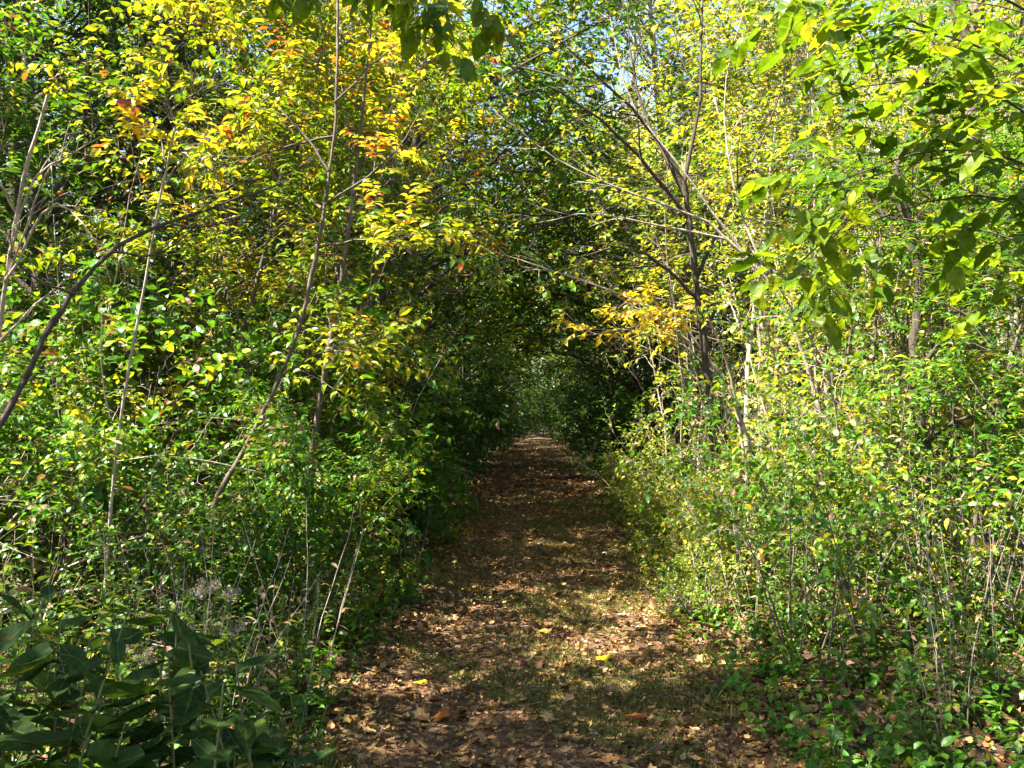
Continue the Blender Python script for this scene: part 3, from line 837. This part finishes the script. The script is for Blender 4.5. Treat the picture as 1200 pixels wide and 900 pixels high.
def hero(name, base, trunk, limbs, r0, bm, label, cat, sub=(0, 0.5), tw=(5, 0.3), nlf=0, leaf=0.1, tm=OV, lm='green', r1=0.35, t0=0.3, limb_r=0.5, droop=0.3, flat=0.8, crown='crown', trunk_name='trunk', sb=(0, 0, .15), lt=None):
    """a plant drawn limb by limb; base on the ground, points in the place"""
    tr = smooth_line(local(base, trunk), 40, r0 * 0.12)
    gr = [(tr, taper(r0, r0 * r1, 40, 0.25) * np.clip(1 + 0.09 * R.normal(size=(1, 40)) + 0.3 * (R.uniform(size=(1, 40)) > 0.93), 0.75, 1.4), 9, 0)]
    par, prad = [], []
    for L in limbs:
        lp = smooth_line(local(base, L), 10, 0.006)
        lr = taper(r0 * limb_r, r0 * limb_r * 0.22, 10)
        gr.append((lp, lr, 6, 0))
        par.append(lp)
        prad.append(lr)
    if par:
        par, prad = np.concatenate(par), np.concatenate(prad)
    else:
        par, prad = smooth_line(local(base, trunk), 10), taper(r0, r0 * r1, 10)
    leafy = par
    if sub[0]:
        s, sr, _ = sprout(par, prad, sub[0], t0, 1.0, sub[1], (30, 60), sb, 0.13, 5, 0.6, -0.01, 0.35)
        gr.append((s, sr, 4, 0))
        leafy, prad = s, sr
    t, trr, _ = sprout(leafy, prad, tw[0], 0.15, 1.0, tw[1], (25, 60), (0, 0, 0.04), 0.13, 4, 0.6, -0.02, 0.4)
    gr.append((t, trr, 3, 0))
    parts = [(trunk_name, tubes_mesh('wood', gr, [M[bm]]))]
    if nlf:
        p, d, nr, s = leaves_on(t, nlf, leaf, flat=flat, droop=droop, jit=0.28 if lm == 'maple' else 0.45)
        parts.append((crown, leaves_mesh('crown', *(lambda z: (z[0], [M[lm]] + z[1]))(mixed(p, d, nr, s, tm, STRAY[lm])))))
    return thing(name, parts, base, 0, 1, label, cat)


# slim V-forked tree right of the trail, its shaded side put into dark bark
b = gz((1.74, 9.5))
hero('shade_dark_tree', b, [b, P(836, 520, 9.5), P(824, 400, 9.5), P(812, 300, 9.5), P(802, 215, 9.5)],
     [[P(802, 215, 9.5), P(760, 150, 9.5), P(700, 90, 9.1), P(640, 30, 8.7)], [P(802, 215, 9.5), P(820, 120, 9.6), P(822, 20, 9.7), P(830, -80, 9.8)],
      [P(806, 255, 9.5), P(740, 175, 9.3), P(690, 130, 9.0), P(600, 80, 8.5)], [P(803, 230, 9.5), P(745, 100, 9.9), P(735, 0, 10.1)],
      [P(815, 330, 9.5), P(860, 230, 9.7), P(900, 150, 10.0), P(930, 60, 10.1)], [P(818, 350, 9.5), P(760, 300, 9.2), P(700, 285, 8.9)]],
     0.043, 'darkbark', 'slim tree with a shade-darkened trunk colour, forking high up beside the right edge of the trail', 'tree', (6, 0.7), (4, 0.4), 2, 0.075, OV, 'lime', 0.62)
# golden branch: small tree with yellow orange leaves over the right edge
b = gz((2.35, 10.6))
hero('golden_sapling', b, [b, P(870, 520, 10.6), P(850, 420, 10.5), P(830, 372, 10.3)],
     [[P(830, 372, 10.3), P(780, 352, 9.6), P(735, 350, 9.2)], [P(845, 400, 10.4), P(770, 380, 9.6), P(695, 392, 9.1)], [P(836, 385, 10.3), P(790, 366, 9.7), P(750, 372, 9.3)]],
     0.022, 'twig', 'small sapling with golden and orange leaves reaching over the right trail edge', 'sapling', (6, 0.36), (4, 0.2), 6, 0.10, T_ovate(0.4), 'gold', 0.5, t0=0.3)
# two pale trunks in the right wood
for px, d, top, lb in ((890, 14.5, 120, 'pale straight trunk lit by the sun just right of the dark forked tree'), (1140, 10.5, 0, 'grey ivy hung trunk near the right edge of the picture')):
    x = (px - 630) / F * d
    b = gz((x, d))
    hero('pale_trunk_tree', b, [b, P(px + 4, 420, d), P(px - 6, 250, d), P(px + 5, 100, d), P(px, -150, d)],
         [[P(px - 5, 260, d), P(px - 40, 170, d - .2), P(px - 60, 60, d - .3)], [P(px, 150, d), P(px + 50, 60, d + .2), P(px + 70, -60, d + .3)], [P(px, 60, d), P(px - 50, -60, d), P(px - 70, -150, d)], [P(px, 330, d), P(px + 50, 270, d - .3), P(px + 90, 240, d - .6)]],
         0.085 if px < 1000 else 0.11, 'palebark' if px < 1000 else 'bark', lb, 'tree', (6, 0.6), (4, 0.4), 3, 0.09, OV, 'lime', 0.6)
# dark leaning trunk, right, crooked
b = gz((3.15, 8.0))
hero('crooked_tree', b, [b, P(1085, 560, 8), P(1070, 440, 8), P(1076, 330, 8.1), P(1050, 200, 8.2)],
     [[P(1072, 440, 8), P(1120, 380, 7.8), P(1160, 300, 7.6)], [P(1080, 520, 8), P(1130, 490, 7.7), P(1200, 480, 7.4)], [P(1073, 300, 8.1), P(1020, 230, 8.3), P(1000, 150, 8.4)], [P(1050, 200, 8.2), P(1080, 100, 8.2), P(1075, 0, 8.3)]],
     0.05, 'darkbark', 'crooked dark understory tree with twisting boughs in the right hand thicket', 'tree', (5, 0.5), (4, 0.3), 4, 0.10, OV, 'green', 0.6)
# broad leaved tree whose boughs enter from the right
b = gz((2.75, 3.6))
boughs = [[(2.6, 3.6, 2.15), P(1120, 100, 3.4), P(1010, 95, 3.2), P(960, 120, 3.1)], [(2.6, 3.6, 2.0), P(1150, 180, 3.3), P(1050, 190, 3.1), P(940, 230, 3.0)],
          [(2.65, 3.6, 1.9), P(1130, 230, 3.5), P(1040, 250, 3.4), P(960, 280, 3.4)], [(2.6, 3.6, 2.3), P(1100, 40, 3.6), P(1000, 30, 3.5), P(930, 60, 3.5)],
          [(2.62, 3.6, 1.85), P(1150, 270, 3.9), P(1080, 260, 4.0), P(1010, 250, 4.1)], [(2.6, 3.6, 2.5), P(1150, -20, 3.2), P(1060, -60, 3.0), P(980, -70, 2.8)]]
hero('broadleaf_tree', b, [b, (2.72, 3.6, 0.8), (2.64, 3.6, 1.6), (2.6, 3.6, 2.4), (2.62, 3.62, 3.6)], boughs,
     0.04, 'darkbark', 'broad leaved tree spreading big green leaves in from the right edge', 'tree', (8, 0.42), (4, 0.22), 5, 0.105, BLD, 'maple', 0.5, t0=0.2, limb_r=0.2, droop=0.12, flat=0.95, sb=(0, 0, 0.02))
# overhanging bough at the top centre
b = gz((-2.9, 4.3))
hero('overhanging_tree', b, [b, (-2.85, 4.3, 1.5), (-2.7, 4.3, 3.0), (-2.3, 4.35, 4.0)],
     [[(-2.3, 4.35, 4.0), (-1.6, 4.4, 3.85), P(430, -50, 4.4), P(570, -5, 4.3)], [(-2.6, 4.3, 3.4), (-1.9, 4.3, 3.7), P(400, -80, 4.3), P(500, -15, 4.2)], [(-2.3, 4.35, 4.0), (-1.6, 4.2, 4.4), (-0.8, 4.2, 4.5), (0.0, 4.2, 4.2)]],
     0.035, 'darkbark', 'tree at the left with a dark leafy bough hanging over the top centre', 'tree', (6, 0.4), (4, 0.2), 5, 0.12, BLD, 'maple', 0.5, t0=0.5, limb_r=0.4, droop=0.4)
# leaning bough at the far left
b = gz((-2.95, 4.5))
hero('leaning_tree', b, [b, P(-60, 590, 4.6), P(10, 480, 4.7), P(80, 350, 4.9), P(130, 295, 5.0), P(230, 250, 5.3), P(330, 215, 5.6)],
     [[P(88, 345, 4.9), P(50, 330, 4.8), P(0, 290, 4.7)], [P(130, 295, 5.0), P(180, 300, 5.1), P(240, 250, 5.3)], [P(190, 268, 5.2), P(260, 262, 5.2), P(320, 240, 5.1)]],
     0.022, 'darkbark', 'bare dark bough leaning in from the left edge over the bank', 'tree', (3, 0.3), (2, 0.2), 1, 0.07, OV, 'green', 0.25, limb_r=0.35)
# leaning sunlit stem on the left bank
b = gz((-2.35, 6.6))
hero('leaning_sapling', b, [b, P(240, 620, 6.6), P(300, 500, 6.7), P(345, 400, 6.8), P(372, 290, 6.9), P(392, 150, 7.0), P(396, -40, 7.1)],
     [[P(330, 440, 6.8), P(370, 415, 6.8), P(420, 405, 6.7)], [P(380, 240, 6.9), P(450, 190, 7), P(510, 110, 7.1)], [P(385, 200, 6.9), P(330, 130, 7), P(270, 100, 7.1)], [P(372, 290, 6.9), P(440, 280, 6.8), P(500, 300, 6.7)], [P(392, 120, 7), P(460, 60, 7.2), P(520, 40, 7.3)], [P(390, 160, 7), P(310, 180, 6.9), P(240, 200, 6.8)]],
     0.020, 'bark', 'thin curving sapling with yellow leaves rising from the left bank', 'sapling', (6, 0.45), (4, 0.25), 9, 0.095, T_ovate(0.42), 'autumn', 0.4, flat=0.95, droop=0.35)
# a few orange leaves on a twig above the left bank
b = gz((-2.75, 6.2))
hero('orange_leaved_sapling', b, [b, P(140, 500, 6.2), P(170, 330, 6.2), P(190, 220, 6.2), P(205, 150, 6.2)],
     [[P(190, 220, 6.2), P(215, 185, 6.1), P(240, 165, 6.0)], [P(180, 260, 6.2), P(160, 190, 6.1), P(150, 140, 6.0)], [P(195, 190, 6.2), P(180, 150, 6.2), P(165, 135, 6.2)]],
     0.012, 'twig', 'thin sapling holding a few orange and gold leaves over the shadowy left wood', 'sapling', (2, 0.2), (3, 0.14), 4, 0.10, OV, 'gold', 0.5, t0=0.5)
# bare pale saplings arching out over the trail at the right, dead branch at the far left
b = gz((2.5, 10.2))
hero('bare_sapling', b, [b, P(890, 560, 10.2), P(850, 450, 10.1), P(800, 380, 10)],
     [[P(800, 380, 10), P(730, 345, 9.8), P(640, 315, 9.6), P(550, 285, 9.5)], [P(830, 420, 10.1), P(760, 370, 9.9), P(690, 330, 9.8), P(610, 312, 9.7)], [P(870, 500, 10.2), P(780, 420, 9.9), P(700, 390, 9.8), P(650, 400, 9.7)], [P(850, 450, 10.1), P(790, 400, 9.9), P(720, 385, 9.7)]],
     0.026, 'twig', 'bare pale sapling arching low over the trail from the right below the golden leaves', 'sapling', (5, 0.4), (3, 0.25), 1, 0.07, OV, 'dry', 0.5)
b = gz((2.9, 9.4))
hero('bare_sapling', b, [b, P(960, 480, 9.4), P(900, 330, 9.4), P(830, 260, 9.4)],
     [[P(830, 260, 9.4), P(740, 225, 9.3), P(650, 185, 9.2), P(572, 120, 9.1)], [P(880, 310, 9.4), P(800, 200, 9.4), P(740, 120, 9.5), P(715, 20, 9.6)], [P(900, 330, 9.4), P(860, 220, 9.5), P(850, 100, 9.6), P(880, -20, 9.7)], [P(850, 280, 9.4), P(760, 262, 9.3), P(690, 250, 9.2), P(625, 262, 9.1)]],
     0.026, 'twig', 'tall bare pale sapling sweeping long thin branches in front of the forked tree', 'sapling', (5, 0.5), (3, 0.3), 1, 0.07, OV, 'lime', 0.5)
b = gz((-3.55, 6.3))
hero('dead_branchy_sapling', b, [b, P(-20, 520, 6.3), P(0, 380, 6.2), P(15, 280, 6.1), P(30, 200, 6.0), P(56, 112, 6.0)],
     [[P(10, 300, 6.1), P(40, 210, 6.0), P(95, 172, 5.9), P(135, 145, 5.8)], [P(0, 360, 6.2), P(30, 260, 6.0), P(60, 195, 5.9), P(62, 240, 5.8)], [P(20, 250, 6.1), P(-20, 180, 6.0), P(-50, 130, 6.0)], [P(5, 330, 6.1), P(70, 240, 6.0), P(110, 280, 5.9), P(130, 330, 5.8)], [P(0, 400, 6.2), P(60, 340, 6.0), P(100, 310, 5.9)]],
     0.020, 'twig', 'dead grey sapling with crooked bleached branches at the upper left edge', 'sapling', (4, 0.3), (3, 0.2), 0, 0.07, OV, 'dry', 0.5)
# dead brambles at the left
for i, (x, y, s, lb) in enumerate(((-3.9, 6.1, 1.15, 'tangle of dead grey canes arching at the left edge of the picture'), (-4.6, 7.2, 1.2, 'dead pale bramble behind the leaning bough'), (-2.9, 5.6, 0.75, 'low dry bramble canes among the weeds on the left bank'),
                                     (3.3, 6.3, 0.55, 'dry arching canes among the weeds on the right bank'), (3.9, 9.6, 1.0, 'dry bramble under the saplings at the right'))):
    thing('dead_bramble', K['bramble'][i % 3], on_ground(x, y), R.uniform(0, 6), s, lb, 'bramble', 'dead brambles')
# big leaved plants in the foreground
for i, (x, y, s, lb) in enumerate(((-1.25, 2.45, 1.15, 'large leaved dark plant in the bottom left corner'), (-0.80, 2.5, 1.08, 'large leaved dark plant beside the bottom of the trail'),
                                   (-1.05, 2.7, 1.12, 'large leaved dark plant between its two neighbours at the bottom left'), (-1.7, 3.0, 1.15, 'large leaved dark plant at the left picture edge'), (-0.62, 2.42, 0.86, 'large leaved dark plant nearest the trail in the foreground'), (-1.42, 2.75, 1.1, 'large leaved dark plant behind the one in the bottom left corner'))):
    thing('broadleaf_plant', K['broad'][i % 3], on_ground(x, y), R.uniform(0, 6), s, lb, 'plant', 'large leaved plants at the bottom left')
for i, (x, y, s, lb) in enumerate(((-1.55, 4.2, 0.72, 'gone to seed plant with grey fluffy head, nearer of two at the lower left'), (-1.6, 4.7, 0.82, 'gone to seed plant with grey fluffy head, farther of two at the lower left'))):
    thing('seeding_weed', K['aster'][i], on_ground(x, y), R.uniform(0, 6), s, lb, 'weed', 'seeding weeds at the lower left')
# dry weeds by the trail
for x, y, lb in ((-1.25, 9.6, 'dry tan weed stalks standing at the left edge of the trail'), (1.5, 6.9, 'dry grass tuft by the right edge of the trail')):
    thing('dry_weed', weed_kind(0.9, 7, 9, 0.10, LAN, 'dry', 0.3, None, 0.4, 0.004, 'twig'), on_ground(x, y), 0, 0.8, lb, 'weed')


# stones and bright leaves lying on the trail
def stone(name, px, py, size, label):
    d = EYE * F / (py - 480)
    x = (px - 630) / F * d
    import bmesh
    bm = bmesh.new()
    bmesh.ops.create_icosphere(bm, subdivisions=3, radius=1)
    ph = R.uniform(0, 6, 6)
    for v in bm.verts:
        k = 1 + 0.16 * math.sin(v.co.x * 3 + ph[0]) * math.sin(v.co.y * 3 + ph[1]) + 0.12 * math.sin(v.co.z * 5 + ph[2] + v.co.x * 2)
        v.co = v.co * k
        v.co.x *= size
        v.co.y *= size * 0.75
        v.co.z = max(v.co.z, -0.5) * size * 0.5
    for f in bm.faces:
        f.smooth = True
    me = bpy.data.meshes.new(name)
    bm.to_mesh(me)
    bm.free()
    me.materials.append(M['stone'])
    o = flat_obj(name, me, None, label, 'stone', 'pale stones on the trail')
    o.location = (x, d, float(ground_z(x, d)) + size * 0.25)
    o.rotation_euler[2] = R.uniform(0, 6)


for a in (('stone', 716, 836, 0.030, 'pale stone on the trail at the lower right, beside a brown leaf'), ('stone', 696, 860, 0.026, 'small pale stone nearest the camera on the trail'),
          ('stone', 708, 648, 0.045, 'pale stone near the right edge of the trail beside the sunlit shrubs')):
    stone(*a)


def big_leaf(px, py, size, mat, label):
    d = EYE * F / (py - 480)
    x = (px - 630) / F * d
    n = 3
    an = R.uniform(0, 6, n)
    dd = np.stack([np.cos(an), np.sin(an), np.full(n, 0.1)], -1)[:1]
    pos = np.zeros((1, 3))
    me = leaves_mesh('leaf', [(pos, dd, UP + 0.25 * R.normal(size=(1, 3)), np.array([size]), LOB, 0)], [M[mat]])
    o = flat_obj('fallen_leaf', me, None, label, 'leaf', 'bright fallen leaves on the trail')
    o.location = (x, d, float(ground_z(x, d)) + 0.03)


big_leaf(705, 770, 0.15, 'gold', 'big yellow leaf lying on the right half of the trail')
big_leaf(645, 745, 0.10, 'gold', 'yellow leaf lying in mid trail in the shadow')
big_leaf(490, 800, 0.11, 'gold', 'yellow leaf lying near the left edge of the trail')
big_leaf(750, 845, 0.13, 'orange', 'orange leaf lying at the right edge of the trail')
big_leaf(508, 836, 0.12, 'orange', 'rusty leaf lying on the left half of the trail')

# distant woods
def far_woods():
    n = 420
    x = R.uniform(-75, 75, n)
    y = R.uniform(56, 110, n)
    ok = (np.abs(x) > 2.2) | (y > 66)
    x, y = x[ok], y[ok]
    n = len(x)
    b = np.stack([x, y, np.zeros(n)], -1)
    st = walk(b, np.tile([[0, 0, 1.0]], (n, 1)), R.uniform(9, 17, n), 7, 0.05)
    rad = 0.13 * np.linspace(1, 0.25, 7)[None].repeat(n, 0)
    l1, r1, _ = sprout(st, rad, 16, 0.06, 1.0, 2.6, (45, 80), (0, 0, 0.2), 0.12, 4, 0.4)
    p, d, nr, s = leaves_on(l1, 22, 0.34, flat=0.2, droop=0.3, jit=0.6)
    p = p + R.normal(0, 0.35, p.shape)
    V1 = tubes_mesh('far_wood', [(st, rad, 5, 0), (l1, r1, 3, 0)], [M['bark']])
    v, f = leaf_arrays(p, d, nr, s, FAR)
    me = bpy.data.meshes.new('distant_woods')
    k = len(V1.vertices)
    co = np.empty(k * 3, np.float32)
    V1.vertices.foreach_get('co', co)
    q = np.empty(len(V1.loops), np.int32)
    V1.loops.foreach_get('vertex_index', q)
    q = q.reshape(-1, 4)
    half = R.uniform(size=len(p)) < 0.5
    half = np.repeat(half, 2)
    f = f + k
    return mesh_raw('distant_woods', np.concatenate([co.reshape(-1, 3), v]), [(q, 0), (f[half], 1), (f[~half], 2)], [M['bark'], M['lime'], M['green']])


flat_obj('distant_woods', far_woods(), 'stuff', 'far off woodland closing the view beyond the trees', 'woods')

# ------------------------------------------------------------------ light, sky, camera
SUN_EL, SUN_AZ = 56.0, 196.0          # azimuth of the sun measured from +X, counter-clockwise
el, az = math.radians(SUN_EL), math.radians(SUN_AZ)
S = np.array([math.cos(el) * math.cos(az), math.cos(el) * math.sin(az), math.sin(el)])
w = bpy.data.worlds.new('World')
SC.world = w
w.use_nodes = True
nt = w.node_tree
sky = nt.nodes.new('ShaderNodeTexSky')
sky.sky_type = 'NISHITA'
sky.sun_disc = False
sky.sun_elevation = el
sky.sun_rotation = math.atan2(S[0], S[1])
sky.air_density = 1.0
sky.dust_density = 0.6
bg = nt.nodes['Background']
bg.inputs['Strength'].default_value = 0.055
nt.links.new(sky.outputs[0], bg.inputs['Color'])
ld = bpy.data.lights.new('sun', 'SUN')
ld.energy = 5.0
ld.angle = math.radians(0.5)
ld.color = (1.0, 0.96, 0.89)
lo = bpy.data.objects.new('sun', ld)
C.objects.link(lo)
from mathutils import Vector
lo.rotation_euler = Vector(S).to_track_quat('Z', 'Y').to_euler()
lo.location = (-20, -5, 30)

cd = bpy.data.cameras.new('camera')
cam = bpy.data.objects.new('camera', cd)
C.objects.link(cam)
cam.location = (0, 0, EYE)
cam.rotation_euler = (math.radians(90), 0, 0)
cd.sensor_width = 36
cd.lens = 36 * F / 1200
cd.shift_x = -30 / 1200
cd.shift_y = 30 / 1200
cd.clip_start = 0.05
cd.clip_end = 2000
SC.camera = cam

SC.render.engine = 'CYCLES'
cy = SC.cycles
cy.max_bounces = 6
cy.diffuse_bounces = 3
cy.glossy_bounces = 1
cy.transmission_bounces = 3
cy.transparent_max_bounces = 4
cy.caustics_reflective = False
cy.caustics_refractive = False
cy.use_denoising = True
cy.sample_clamp_indirect = 4
SC.view_settings.view_transform = 'Standard'
SC.view_settings.look = 'None'
SC.view_settings.exposure = 2.9
SC.view_settings.gamma = 1
